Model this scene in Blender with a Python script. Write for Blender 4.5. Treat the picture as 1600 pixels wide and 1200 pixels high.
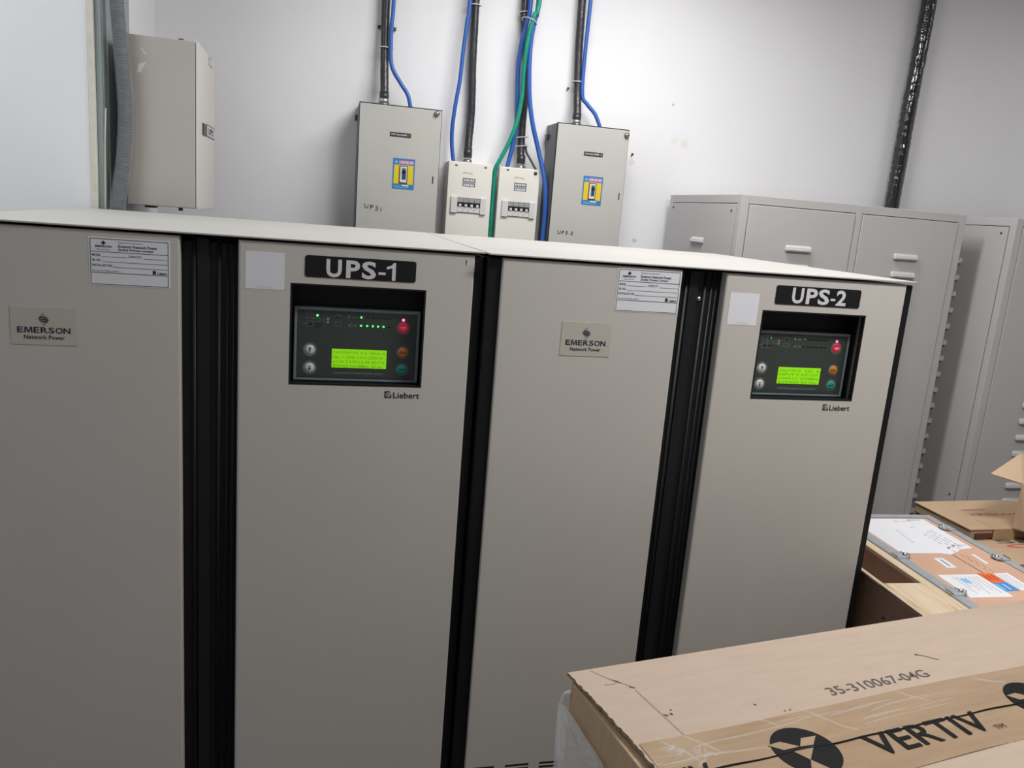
import bpy, bmesh, math, random
from mathutils import Vector, Matrix
random.seed(4)
PI = math.pi
for o in list(bpy.data.objects): bpy.data.objects.remove(o)
SC = bpy.context.scene
COL = SC.collection

# ------------------------------------------------------------------ camera
YAW, PITCH, ROLL, FPX = 0.24540, 0.20831, 0.08022, 1255.6
fw = Vector((math.sin(YAW)*math.cos(PITCH), math.cos(YAW)*math.cos(PITCH), -math.sin(PITCH)))
rt0 = Vector((math.cos(YAW), -math.sin(YAW), 0)); up0 = rt0.cross(fw)
rt = rt0*math.cos(ROLL) + up0*math.sin(ROLL); up = -rt0*math.sin(ROLL) + up0*math.cos(ROLL)
cd = bpy.data.cameras.new('camera'); cam = bpy.data.objects.new('camera', cd); COL.objects.link(cam)
cd.sensor_width = 36; cd.lens = FPX/1600*36; cd.clip_start = .02
M = Matrix((rt, up, -fw)).transposed().to_4x4(); M.translation = Vector((0.1822, -1.9833, 1.7483))
cam.matrix_world = M
SC.camera = cam

# ------------------------------------------------------------------ world, lights, exposure
w = bpy.data.worlds.new('world'); SC.world = w; w.use_nodes = True
w.node_tree.nodes['Background'].inputs[0].default_value = (.5, .55, .6, 1)
w.node_tree.nodes['Background'].inputs[1].default_value = 0.0
SC.view_settings.view_transform = 'Standard'; SC.view_settings.look = 'None'
SC.view_settings.gamma = 1; SC.view_settings.use_curve_mapping = False
SC.view_settings.exposure = 0.17
# unseen ceiling tubes and added fill lamps: x, y, rotation, watts, colour
LAMPS = [(1.38, .90, 0, 32, (1, .985, .985)), (4.4, .4, PI/2, 6, (1, .97, .95)),  # tube behind the cabinets, then a fill lamp added for the right side
         (-1.5, .12, 0, 20, (.88, .95, 1)), (1.85, -1.0, 0, 47, (1, .985, .97)), (-.6, -1.9, 0, 3, (.88, .95, 1))]  # cool fill added for the left corner, aisle tube, weak fill added for doors
CEIL = 3.3
for i, (x, y, rz, watt, c) in enumerate(LAMPS):
    ld = bpy.data.lights.new('tube_or_fill_light', 'AREA'); ld.shape = 'RECTANGLE'; ld.size = 1.15; ld.size_y = .22
    ld.energy = watt; ld.color = c
    lo = bpy.data.objects.new('tube_or_fill_light', ld); COL.objects.link(lo); lo.location = (x, y, CEIL-.075); lo.rotation_euler = (0, 0, rz)

# ------------------------------------------------------------------ materials
MATS = {}
def mat(name, col, rough=.5, metal=0., spec=.5, noise=0., nscale=40., bump=0., bscale=200., emit=None, estr=1., coat=0., aniso=None, tint=None):
    if name in MATS: return MATS[name]
    m = bpy.data.materials.new(name); m.use_nodes = True; nt = m.node_tree; b = nt.nodes['Principled BSDF']
    c = (*col, 1); b.inputs['Base Color'].default_value = c
    b.inputs['Roughness'].default_value = rough; b.inputs['Metallic'].default_value = metal
    b.inputs['Specular IOR Level'].default_value = spec
    b.inputs['Coat Weight'].default_value = coat; b.inputs['Coat Roughness'].default_value = .08
    tc = nt.nodes.new('ShaderNodeTexCoord'); src = tc.outputs['Object']
    if aniso:
        mp = nt.nodes.new('ShaderNodeMapping'); mp.inputs['Scale'].default_value = aniso
        nt.links.new(src, mp.inputs[0]); src = mp.outputs[0]
    if noise:
        n = nt.nodes.new('ShaderNodeTexNoise'); n.inputs['Scale'].default_value = nscale; n.inputs['Detail'].default_value = 5
        nt.links.new(src, n.inputs['Vector'])
        r = nt.nodes.new('ShaderNodeValToRGB'); r.color_ramp.elements[0].position = .3; r.color_ramp.elements[1].position = .7
        t = tint or col
        r.color_ramp.elements[0].color = (*[max(0, a*(1-noise)) for a in t], 1); r.color_ramp.elements[1].color = (*[min(1, a*(1+noise*.6)) for a in col], 1)
        nt.links.new(n.outputs['Fac'], r.inputs[0]); nt.links.new(r.outputs[0], b.inputs['Base Color'])
    if bump:
        n2 = nt.nodes.new('ShaderNodeTexNoise'); n2.inputs['Scale'].default_value = bscale; n2.inputs['Detail'].default_value = 3
        nt.links.new(src, n2.inputs['Vector'])
        bp = nt.nodes.new('ShaderNodeBump'); bp.inputs['Strength'].default_value = bump; bp.inputs['Distance'].default_value = .002
        nt.links.new(n2.outputs['Fac'], bp.inputs['Height']); nt.links.new(bp.outputs[0], b.inputs['Normal'])
    if emit:
        b.inputs['Emission Color'].default_value = (*emit, 1); b.inputs['Emission Strength'].default_value = estr
    MATS[name] = m
    return m

def film_mat(name, alpha, rough=.15, col=(.95, .95, .95), bump=.6, bscale=30):
    m = bpy.data.materials.new(name); m.use_nodes = True; nt = m.node_tree
    nt.nodes.remove(nt.nodes['Principled BSDF']); out = nt.nodes['Material Output']
    tr = nt.nodes.new('ShaderNodeBsdfTransparent'); tr.inputs[0].default_value = (.96, .97, .98, 1)
    p = nt.nodes.new('ShaderNodeBsdfPrincipled'); p.inputs['Base Color'].default_value = (*col, 1); p.inputs['Roughness'].default_value = rough
    tc = nt.nodes.new('ShaderNodeTexCoord'); n = nt.nodes.new('ShaderNodeTexNoise'); n.inputs['Scale'].default_value = bscale; n.inputs['Detail'].default_value = 6
    nt.links.new(tc.outputs['Object'], n.inputs['Vector'])
    bp = nt.nodes.new('ShaderNodeBump'); bp.inputs['Strength'].default_value = bump; bp.inputs['Distance'].default_value = .01
    nt.links.new(n.outputs['Fac'], bp.inputs['Height']); nt.links.new(bp.outputs[0], p.inputs['Normal'])
    mx = nt.nodes.new('ShaderNodeMixShader'); mx.inputs[0].default_value = alpha
    nt.links.new(tr.outputs[0], mx.inputs[1]); nt.links.new(p.outputs[0], mx.inputs[2]); nt.links.new(mx.outputs[0], out.inputs['Surface'])
    MATS[name] = m
    return m

WALL = mat('wall_paint', (.80, .80, .815), .75, noise=.035, nscale=1.6, bump=.12, bscale=60)
WALLB = mat('wall_paint_back', (.80, .80, .815), .75, noise=.035, nscale=1.6, bump=.12, bscale=60)
def wall_marks(m, spots):                                           # plaster scars and stains that belong to the wall
    nt = m.node_tree; b = nt.nodes['Principled BSDF']; src = b.inputs['Base Color'].links[0].from_socket
    g = nt.nodes.new('ShaderNodeNewGeometry')
    nz = nt.nodes.new('ShaderNodeTexNoise'); nz.inputs['Scale'].default_value = 60; nt.links.new(g.outputs['Position'], nz.inputs['Vector'])
    for (p, r, c, k) in spots:
        d = nt.nodes.new('ShaderNodeVectorMath'); d.operation = 'DISTANCE'; d.inputs[1].default_value = p; nt.links.new(g.outputs['Position'], d.inputs[0])
        a = nt.nodes.new('ShaderNodeMath'); a.operation = 'MULTIPLY_ADD'; a.inputs[1].default_value = r*1.2; nt.links.new(nz.outputs['Fac'], a.inputs[0]); nt.links.new(d.outputs['Value'], a.inputs[2])
        rr = nt.nodes.new('ShaderNodeMapRange'); rr.inputs[1].default_value = r*1.9; rr.inputs[2].default_value = r*1.0; rr.inputs[3].default_value = 0; rr.inputs[4].default_value = k
        nt.links.new(a.outputs[0], rr.inputs[0])
        mx = nt.nodes.new('ShaderNodeMixRGB'); mx.inputs[2].default_value = (*c, 1)
        nt.links.new(rr.outputs[0], mx.inputs[0]); nt.links.new(src, mx.inputs[1]); src = mx.outputs[0]
    nt.links.new(src, b.inputs['Base Color'])
wall_marks(WALLB, [((2.02, 2.07, 2.17), .022, (.72, .70, .62), .8), ((1.96, 2.07, 2.18), .02, (.74, .73, .68), .6), ((1.735, 2.07, 2.055), .02, (.62, .6, .57), .7),
                   ((1.80, 2.07, 1.66), .012, (.45, .46, .48), .8), ((1.45, 2.07, 2.62), .03, (.74, .74, .74), .5), ((1.93, 2.07, 2.36), .006, (.3, .3, .3), .8)])
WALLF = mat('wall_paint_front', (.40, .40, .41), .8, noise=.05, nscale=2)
CEILM = mat('ceiling_paint', (.82, .82, .80), .9, noise=.03, nscale=3)
FLOORM = mat('floor_tile', (.07, .066, .062), .5, noise=.25, nscale=6)
BEAD = mat('corner_bead', (.66, .62, .54), .7, noise=.08, nscale=20)
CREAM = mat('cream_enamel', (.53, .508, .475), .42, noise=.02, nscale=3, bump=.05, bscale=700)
TOPP = mat('cream_enamel_top_dimmed', (.45, .435, .41), .55, spec=.2, noise=.02, nscale=3, bump=.05, bscale=700)  # door enamel darkened to offset the strong light on the cabinet tops
BLACK = mat('black_frame', (.006, .0065, .008), .5, spec=.3, noise=.2, nscale=12)
BLACKR = mat('black_ridge', (.010, .0105, .013), .5, spec=.3)
DARK = mat('dark_void', (.006, .006, .007), .8)
GREYP = mat('grey_rack_paint', (.50, .49, .485), .42, noise=.02, nscale=4, bump=.05, bscale=500)
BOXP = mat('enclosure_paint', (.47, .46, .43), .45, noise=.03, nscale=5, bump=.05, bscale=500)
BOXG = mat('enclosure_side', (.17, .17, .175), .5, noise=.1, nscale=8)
MCBP = mat('breaker_box_paint', (.75, .73, .665), .45, noise=.03, nscale=6)
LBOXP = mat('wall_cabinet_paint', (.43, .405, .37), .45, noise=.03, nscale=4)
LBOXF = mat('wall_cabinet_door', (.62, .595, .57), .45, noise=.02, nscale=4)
PAPER = mat('white_label', (.72, .73, .77), .5)
PAPER2 = mat('paper_white', (.72, .73, .77), .6, noise=.03, nscale=20)
IVORY = mat('ivory_plate', (.49, .47, .41), .45)
INK = mat('black_ink', (.015, .015, .02), .6)
NAVY = mat('navy_ink', (.015, .018, .05), .6)
GREYI = mat('grey_ink', (.25, .27, .30), .6)
PALEI = mat('pale_print', (.22, .235, .23), .6)
PLATE = mat('black_plate', (.009, .009, .011), .45, spec=.3)
LETTER = mat('white_letter', (.62, .62, .63), .5)
PANELD = mat('panel_face', (.042, .052, .047), .32)
PANELB = mat('panel_bezel', (.22, .265, .29), .4)
BTNW = mat('button_white', (.62, .63, .62), .4)
BTNRING = mat('button_ring', (.12, .13, .13), .4)
BTNO = mat('button_orange', (.60, .21, .03), .4)
BTNT = mat('button_teal', (.01, .30, .25), .4)
BTNR = mat('button_red', (.45, .006, .035), .35, emit=(.5, .0, .03), estr=.35)
LCD = mat('lcd_screen', (.2, .5, .01), .3, emit=(.23, .62, .0), estr=.56)
LCDT = mat('lcd_text', (.06, .2, .01), .4, emit=(.1, .33, .0), estr=.6)
LEDG = mat('led_green', (.05, .6, .1), .3, emit=(.08, 1, .16), estr=1.6)
LEDGD = mat('led_green_dim', (.01, .25, .04), .3, emit=(.02, .3, .05), estr=.5)
LEDR = mat('led_red', (.8, .05, .2), .3, emit=(1, .14, .36), estr=1.8)
LEDO = mat('led_off', (.008, .01, .009), .3)
STEEL = mat('brushed_steel', (.55, .54, .52), .3, metal=1, noise=.15, nscale=60)
DSTEEL = mat('dark_screw', (.10, .09, .085), .4, metal=.8)
ZINC = mat('zinc_rail', (.40, .44, .48), .45, metal=.3, noise=.1, nscale=25)
RUBBER = mat('black_sleeve', (.030, .030, .034), .33, bump=.3, bscale=60, noise=.2, nscale=30)
WRAPB = mat('film_wrapped_pipe', (.012, .013, .016), .12, coat=.8, bump=1., bscale=55)
BLUEC = mat('blue_cable', (.022, .105, .42), .38)
GREENC = mat('green_cable', (.0, .27, .17), .42, noise=.15, nscale=40)
GREYC = mat('grey_cable', (.07, .07, .075), .45)
TIE = mat('nylon_tie', (.62, .62, .62), .4)
CORR = mat('grey_corrugated', (.085, .09, .098), .2, coat=.6, bump=.35, bscale=22)
PVC = mat('grey_trunking', (.32, .37, .365), .45)
CARD = mat('cardboard', (.37, .284, .222), .8, noise=.05, nscale=9, bump=.15, bscale=120, aniso=(1, 6, 1))
CARDB = mat('cardboard_brown', (.44, .305, .195), .85, noise=.06, nscale=9, bump=.15, bscale=120, aniso=(1, 6, 1))
CARDT = mat('cardboard_tan', (.55, .39, .25), .8, noise=.04, nscale=9)
CARDE = mat('cardboard_edge', (.30, .20, .12), .95, noise=.4, nscale=150)
CREASE = mat('card_crease', (.30, .225, .17), .9)
TAPE = mat('brown_tape', (.32, .222, .138), .2, coat=.7, noise=.10, nscale=6, aniso=(1, 8, 1), bump=.5, bscale=14)
PRINT = mat('carton_print', (.005, .005, .006), .6, spec=.15)
MAROON = mat('torn_maroon', (.13, .035, .028), .9)
TAPE2 = mat('paper_tape', (.42, .30, .17), .5)
FOLDT = mat('tape_wrinkle', (.60, .52, .46), .12, coat=1., bump=.6, bscale=60)
REDI = mat('red_print', (.48, .10, .08), .8, noise=.25, nscale=60)
DINK = mat('faded_ink', (.075, .06, .055), .8)
HARDB = mat('hardboard', (.57, .35, .245), .6, noise=.06, nscale=7, bump=.1, bscale=150)
HARDC = mat('brown_card_lining', (.34, .205, .145), .75, noise=.12, nscale=9)
HARDD = mat('brown_hardboard', (.16, .088, .06), .6, noise=.2, nscale=9)
def wood():
    m = bpy.data.materials.new('plywood'); m.use_nodes = True; nt = m.node_tree; b = nt.nodes['Principled BSDF']; b.inputs['Roughness'].default_value = .6
    tc = nt.nodes.new('ShaderNodeTexCoord'); mp = nt.nodes.new('ShaderNodeMapping'); mp.inputs['Scale'].default_value = (22, 1.4, 22)
    n = nt.nodes.new('ShaderNodeTexNoise'); n.inputs['Scale'].default_value = 2.2; n.inputs['Detail'].default_value = 6; n.inputs['Distortion'].default_value = .6
    r = nt.nodes.new('ShaderNodeValToRGB'); e = r.color_ramp.elements
    e[0].position = .34; e[0].color = (.42, .285, .155, 1); e[1].position = .62; e[1].color = (.68, .545, .40, 1)
    x = r.color_ramp.elements.new(.48); x.color = (.62, .485, .33, 1)
    nt.links.new(tc.outputs['Object'], mp.inputs[0]); nt.links.new(mp.outputs[0], n.inputs['Vector']); nt.links.new(n.outputs['Fac'], r.inputs[0]); nt.links.new(r.outputs[0], b.inputs['Base Color'])
    return m
WOOD = wood()
WOODE = mat('plywood_edge', (.62, .50, .36), .7, noise=.1, nscale=60)
YELL = mat('sticker_yellow', (.72, .52, .02), .4)
SBLUE = mat('sticker_blue', (.03, .19, .42), .4)
SBLUE2 = mat('sticker_deep_blue', (.01, .06, .17), .4)
PINK = mat('sticker_pink', (.66, .26, .44), .45)
ORANGE = mat('sticker_orange', (.78, .13, .02), .5)
SKYB = mat('sticker_sky_blue', (.04, .25, .66), .5)
SKYL = mat('sticker_light_blue', (.20, .48, .85), .5)
DBROWN = mat('engraved_label', (.03, .022, .02), .4)
LGREY = mat('light_grey_plastic', (.62, .61, .60), .4)
MGREY = mat('mid_grey_plastic', (.30, .30, .31), .4)
OLIVE = mat('label_grey', (.11, .11, .10), .5)
GLUE = mat('glue_stain', (.52, .46, .30), .6)
FILM = film_mat('stretch_film', .42)
FILMT = film_mat('clear_tie', .6)
FILMH = film_mat('hose_film', .16, .16, (.75, .76, .78), .9, 28)
FILMR = film_mat('clear_tape_fold', .15, .2, (.85, .82, .8), .3, 60)
FILMS = film_mat('clear_strap', .08, .3, (.9, .88, .86), .2, 60)
LAMPM = mat('lamp_diffuser', (.8, .8, .8), .5, emit=(1, 1, .97), estr=3)
HOUSE = mat('lamp_housing', (.8, .8, .8), .5)

# ------------------------------------------------------------------ mesh helpers
_fonts = {}
def text_geo(s, bold=0.0, shear=0.0):
    k = (s, bold, shear)
    if k not in _fonts:
        c = bpy.data.curves.new('t', 'FONT'); c.body = s; c.size = 1; c.offset = bold; c.resolution_u = 3; c.shear = shear
        o = bpy.data.objects.new('t', c); COL.objects.link(o); dg = bpy.context.evaluated_depsgraph_get(); dg.update()
        me = bpy.data.meshes.new_from_object(o.evaluated_get(dg))
        _fonts[k] = ([tuple(v.co[:2]) for v in me.vertices], [tuple(p.vertices) for p in me.polygons])
        bpy.data.objects.remove(o); bpy.data.curves.remove(c); bpy.data.meshes.remove(me)
    return _fonts[k]

FRONT = lambda y0=0: (lambda a, b, h: (a, y0-h, b))                 # a right, b up, h out of the face towards -y
class MB:
    def __init__(s): s.v = []; s.f = []; s.m = []; s.ms = []; s.sm = []
    def mi(s, m):
        if m not in s.ms: s.ms.append(m)
        return s.ms.index(m)
    def add(s, vs, fs, m, smooth=False):
        n = len(s.v); s.v += [tuple(v) for v in vs]; k = s.mi(m)
        for f in fs: s.f.append([n+i for i in f]); s.m.append(k); s.sm.append(smooth)
        return s
    def box(s, x0, x1, y0, y1, z0, z1, m, bev=0.0, seg=2):
        bm = bmesh.new(); bmesh.ops.create_cube(bm, size=1)
        for v in bm.verts: v.co = Vector((x0+(v.co.x+.5)*(x1-x0), y0+(v.co.y+.5)*(y1-y0), z0+(v.co.z+.5)*(z1-z0)))
        if bev: bmesh.ops.bevel(bm, geom=bm.edges[:], offset=bev, segments=seg, affect='EDGES', profile=.6)
        bm.verts.index_update()
        s.add([v.co[:] for v in bm.verts], [[v.index for v in f.verts] for f in bm.faces], m); bm.free()
        return s
    def slab(s, P, a0, a1, b0, b1, h0, h1, m, bev=0.0):               # a box given in a face's own coordinates
        t = MB().box(a0, a1, b0, b1, h0, h1, m, bev); s.add([P(*v) for v in t.v], t.f, m); return s
    def poly(s, P, pts, h0, h1, m):                                   # extruded outline on a face
        n = len(pts)
        vs = [P(a, b, h1) for a, b in pts] + [P(a, b, h0) for a, b in pts]
        s.add(vs, [list(range(n))] + [[i, n+i, n+(i+1) % n, (i+1) % n] for i in range(n)], m); return s
    def disc(s, P, a, b, r, h0, h1, m, n=20, rb=None):
        rb = rb or r
        return s.poly(P, [(a+r*math.cos(2*PI*i/n), b+rb*math.sin(2*PI*i/n)) for i in range(n)], h0, h1, m)
    def dome(s, P, a, b, r, h0, h1, m, n=16):
        vs = []; R = 4
        for j in range(R):
            t = j/(R)*PI/2
            for i in range(n): vs.append(P(a+r*math.cos(t)*math.cos(2*PI*i/n), b+r*math.cos(t)*math.sin(2*PI*i/n), h0+(h1-h0)*math.sin(t)))
        vs.append(P(a, b, h1)); fs = []
        for j in range(R-1):
            for i in range(n): fs.append([j*n+i, j*n+(i+1) % n, (j+1)*n+(i+1) % n, (j+1)*n+i])
        for i in range(n): fs.append([(R-1)*n+i, (R-1)*n+(i+1) % n, R*n])
        s.add(vs, fs, m, True); return s
    def text(s, P, st, a0, a1, b0, b1, h, m, bold=0.0, shear=0.0):
        vs, fs = text_geo(st, bold, shear)
        xs = [v[0] for v in vs]; ys = [v[1] for v in vs]; X0, X1, Y0, Y1 = min(xs), max(xs), min(ys), max(ys)
        s.add([P(a0+(x-X0)/(X1-X0)*(a1-a0), b0+(y-Y0)/(Y1-Y0)*(b1-b0), h) for x, y in vs], fs, m); return s
    def tube(s, pts, r, m, n=12, rf=None, cap=True):
        pts = [Vector(p) for p in pts]; N = len(pts); ref = None; vs = []
        for i, p in enumerate(pts):
            t = (pts[min(i+1, N-1)]-pts[max(i-1, 0)]).normalized()
            if ref is None: ref = Vector((0, -1, 0)) if abs(t.y) < .8 else Vector((1, 0, 0))
            a = (ref - t*ref.dot(t)).normalized(); b = t.cross(a); ref = a
            for k in range(n):
                q = 2*PI*k/n; rr = (rf(i, k) if rf else 1)*r
                vs.append(p + (a*math.cos(q)+b*math.sin(q))*rr)
        fs = [[i*n+k, i*n+(k+1) % n, (i+1)*n+(k+1) % n, (i+1)*n+k] for i in range(N-1) for k in range(n)]
        if cap: fs += [list(range(n))[::-1], [(N-1)*n+k for k in range(n)]]
        s.add(vs, fs, m, True); return s
    def build(s, name, parent=None, loc=None):
        me = bpy.data.meshes.new(name); me.from_pydata(s.v, [], s.f)
        for m in s.ms: me.materials.append(m)
        for p, k, sm in zip(me.polygons, s.m, s.sm): p.material_index = k; p.use_smooth = sm
        bm = bmesh.new(); bm.from_mesh(me); bmesh.ops.recalc_face_normals(bm, faces=bm.faces[:]); bm.to_mesh(me); bm.free()
        me.update(); o = bpy.data.objects.new(name, me); COL.objects.link(o)
        if parent: o.parent = parent
        if loc: o.location = loc
        return o

def spline(pts, n=8):
    P = [Vector(p) for p in pts]; P = [P[0]*2-P[1]] + P + [P[-1]*2-P[-2]]; out = []
    for i in range(1, len(P)-2):
        for k in range(n):
            t = k/n; a, b, c, d = P[i-1], P[i], P[i+1], P[i+2]
            out.append(.5*((2*b)+(c-a)*t+(2*a-5*b+4*c-d)*t*t+(3*b-a-3*c+d)*t**3))
    out.append(P[-2]); return out
def thing(name, label, cat, loc=(0, 0, 0), rz=0., group=None):
    o = bpy.data.objects.new(name, None); COL.objects.link(o); o.location = loc; o.rotation_euler = (0, 0, rz); o.empty_display_size = .05
    return tag(o, label, cat, group)
def tag(o, label, cat, group=None):
    o['label'] = label; o['category'] = cat
    if group: o['group'] = group
    return o
def struct(o): o['kind'] = 'structure'; return o
def share(src, name, parent, loc, rot=(0, 0, 0)):                    # alike piece: shares the mesh
    o = bpy.data.objects.new(name, src.data); COL.objects.link(o); o.parent = parent; o.location = loc; o.rotation_euler = rot; return o
def lab(o, l): o['label'] = l; return o

# ------------------------------------------------------------------ the room
H = 1.65
YW = 2.07
X0, X1, Y0 = -2.6, 5.2, -3.3
struct(MB().box(X0-.15, X1+.15, Y0-.15, YW+.15, -.1, 0, FLOORM).build('floor'))
struct(MB().box(X0-.15, X1+.15, Y0-.15, YW+.15, CEIL, CEIL+.1, CEILM).build('ceiling'))
struct(MB().box(-.546, X1+.15, YW, YW+.15, 0, CEIL, WALLB).build('wall_back'))
struct(MB().box(X1, X1+.15, Y0, YW, 0, CEIL, WALL).build('wall_right'))
struct(MB().box(X0-.15, X0, Y0, 1.245, 0, CEIL, WALL).build('wall_left'))
struct(MB().box(X0, X1, Y0-.15, Y0, 0, CEIL, WALLF).build('wall_front'))
pl = MB(); fp = [(X0-.15, 1.245), (-.606, 1.245), (-.597, 1.252), (-.546, 2.07), (-.546, 2.22), (X0-.15, 2.22)]
n = len(fp); pl.add([(x, y, 0) for x, y in fp]+[(x, y, CEIL) for x, y in fp], [list(range(n))[::-1], list(range(n, 2*n))]+[[i, (i+1) % n, n+(i+1) % n, n+i] for i in range(n)], WALL)
struct(pl.build('wall_corner'))
struct(MB().box(-.618, -.5965, 1.2425, 1.256, 0, CEIL, BEAD, .003).build('trim_1'))

for i, (x, y, rz, wt, c) in enumerate(LAMPS):
    t = thing('ceiling_or_fill_light', ['ceiling tube fitting above the rear of the cabinets', 'added fill lamp near the right wall', 'added cool fill lamp by the left wall corner', 'ceiling tube fitting over the right of the front aisle', 'added weak fill lamp at the back of the front aisle'][i], 'lamp', (x, y, CEIL), rz, 'ceiling tube fittings')
    MB().box(-.62, .62, -.14, .14, -.05, 0, HOUSE, .006).build('housing', t)
    MB().box(-.59, .59, -.115, .115, -.062, -.05, LAMPM, .003).build('diffuser', t)

# ------------------------------------------------------------------ the two big cabinets
PF = FRONT(0)
DL = (-.61, -.1273); DR = (0, .56); DZ = (.09, H-.0101)
XL0, XR = -.622, .5835
DISP = (.1189, .4425, H-.3502, H-.1029)
def flat_door(x0, x1, hole=None):
    b = .005; T = .028
    mb = MB(); z0, z1 = DZ
    if not hole:
        mb.box(x0, x1, 0, T, z0, z1, CREAM, b, 3); return mb
    hx0, hx1, hz0, hz1 = hole
    out = [(x0, z0), (x1, z0), (x1, z1), (x0, z1)]; inn = [(x0+b, z0+b), (x1-b, z0+b), (x1-b, z1-b), (x0+b, z1-b)]; hl = [(hx0, hz0), (hx1, hz0), (hx1, hz1), (hx0, hz1)]
    mid = [(x0+b*.3, z0+b*.3), (x1-b*.3, z0+b*.3), (x1-b*.3, z1-b*.3), (x0+b*.3, z1-b*.3)]
    vs = [(x, 0, z) for x, z in inn]+[(x, b*.3, z) for x, z in mid]+[(x, b, z) for x, z in out]+[(x, T, z) for x, z in out]+[(x, 0, z) for x, z in hl]+[(x, T, z) for x, z in hl]
    R = lambda a, c: [[a*4+i, a*4+(i+1) % 4, c*4+(i+1) % 4, c*4+i] for i in range(4)]
    mb.add(vs, R(0, 1)+R(1, 2)+R(2, 3)+R(3, 5)+R(5, 4)+R(4, 0), CREAM); return mb

def emblem(mb, a, b, w, h):                                          # striped diamond mark
    for i in range(7):
        t0, t1 = -1+i*2/7+.03, -1+(i+1)*2/7-.05
        hw = lambda t: w/2*(1-abs(t))
        sl = h*.10
        pts = [(a-hw(t0), b+t0*h/2+sl*.5), (a+hw(t0), b+t0*h/2-sl*.5), (a+hw(t1)+.0002, b+t1*h/2-sl*.5), (a-hw(t1)-.0002, b+t1*h/2+sl*.5)]
        mb.poly(PF, pts, .0002, .0016, [GREYI, GREYI, NAVY, NAVY, NAVY, GREYI, GREYI][i])
def swirl(mb, a, b, s, h):                                           # dark tile with rings beside the maker's word
    mb.poly(PF, [(a, b), (a+s, b), (a+s, b+s*.35), (a+s*.7, b+s), (a, b+s)], .0002, h, INK)
    mb.disc(PF, a+s*.5, b+s*.48, s*.36, .0003, h+.0003, CREAM, 16); mb.disc(PF, a+s*.5, b+s*.48, s*.28, .0004, h+.0005, INK, 16)
    mb.disc(PF, a+s*.55, b+s*.5, s*.18, .0005, h+.0007, CREAM, 12, s*.22); mb.disc(PF, a+s*.55, b+s*.52, s*.10, .0006, h+.0009, INK, 12)

def info_label(x0, x1, z0, z1):
    mb = MB(); W, Hh = x1-x0, z1-z0
    X = lambda u: x0+u*W; Z = lambda u: z0+u*Hh
    mb.slab(PF, x0, x1, z0, z1, 0, .0008, PAPER)
    h = .0012
    def ln(u0, u1, vv, t=.0006): mb.slab(PF, X(u0), X(u1), Z(vv)-t, Z(vv)+t, .0005, h, INK)
    for vv in (.025, .965): ln(.02, .975, vv)
    for u in (.02, .975): mb.slab(PF, X(u)-.0006, X(u)+.0006, Z(.025), Z(.965), .0005, h, INK)
    for vv, u0 in ((.70, .03), (.265, .03)): ln(u0, .97, vv)
    mb.text(PF, 'EMERSON', X(.08), X(.28), Z(.79), Z(.835), h, NAVY, .02); mb.text(PF, 'Network Power', X(.10), X(.26), Z(.735), Z(.765), h, NAVY)
    mb.poly(PF, [(X(.15), Z(.88)), (X(.18), Z(.84)), (X(.21), Z(.88)), (X(.18), Z(.93))], .0005, h, NAVY)
    mb.text(PF, 'Manufactured & Marketed by', X(.36), X(.66), Z(.885), Z(.92), h, INK)
    mb.text(PF, 'Emerson Network Power', X(.36), X(.84), Z(.80), Z(.86), h, INK, .02); mb.text(PF, '(India) Private Limited', X(.36), X(.79), Z(.725), Z(.785), h, INK, .02)
    mb.text(PF, 'MODEL', X(.04), X(.145), Z(.605), Z(.655), h, INK, .01); ln(.16, .46, .60, .0004)
    mb.text(PF, 'CAPACITY', X(.48), X(.65), Z(.605), Z(.65), h, INK, .01); ln(.67, .96, .595, .0004)
    mb.text(PF, 'SR. NO.', X(.04), X(.15), Z(.50), Z(.55), h, INK, .01); ln(.17, .96, .495, .0004)
    mb.text(PF, 'INSTALLED ON', X(.04), X(.28), Z(.395), Z(.445), h, INK, .01); ln(.29, .96, .39, .0004)
    mb.text(PF, 'For Service, Please contact', X(.04), X(.36), Z(.285), Z(.325), h, INK)
    mb.text(PF, 'Liebert', X(.84), X(.96), Z(.28), Z(.34), h, INK, .02); mb.slab(PF, X(.78), X(.82), Z(.28), Z(.36), .0005, h, INK)
    return mb

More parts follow.
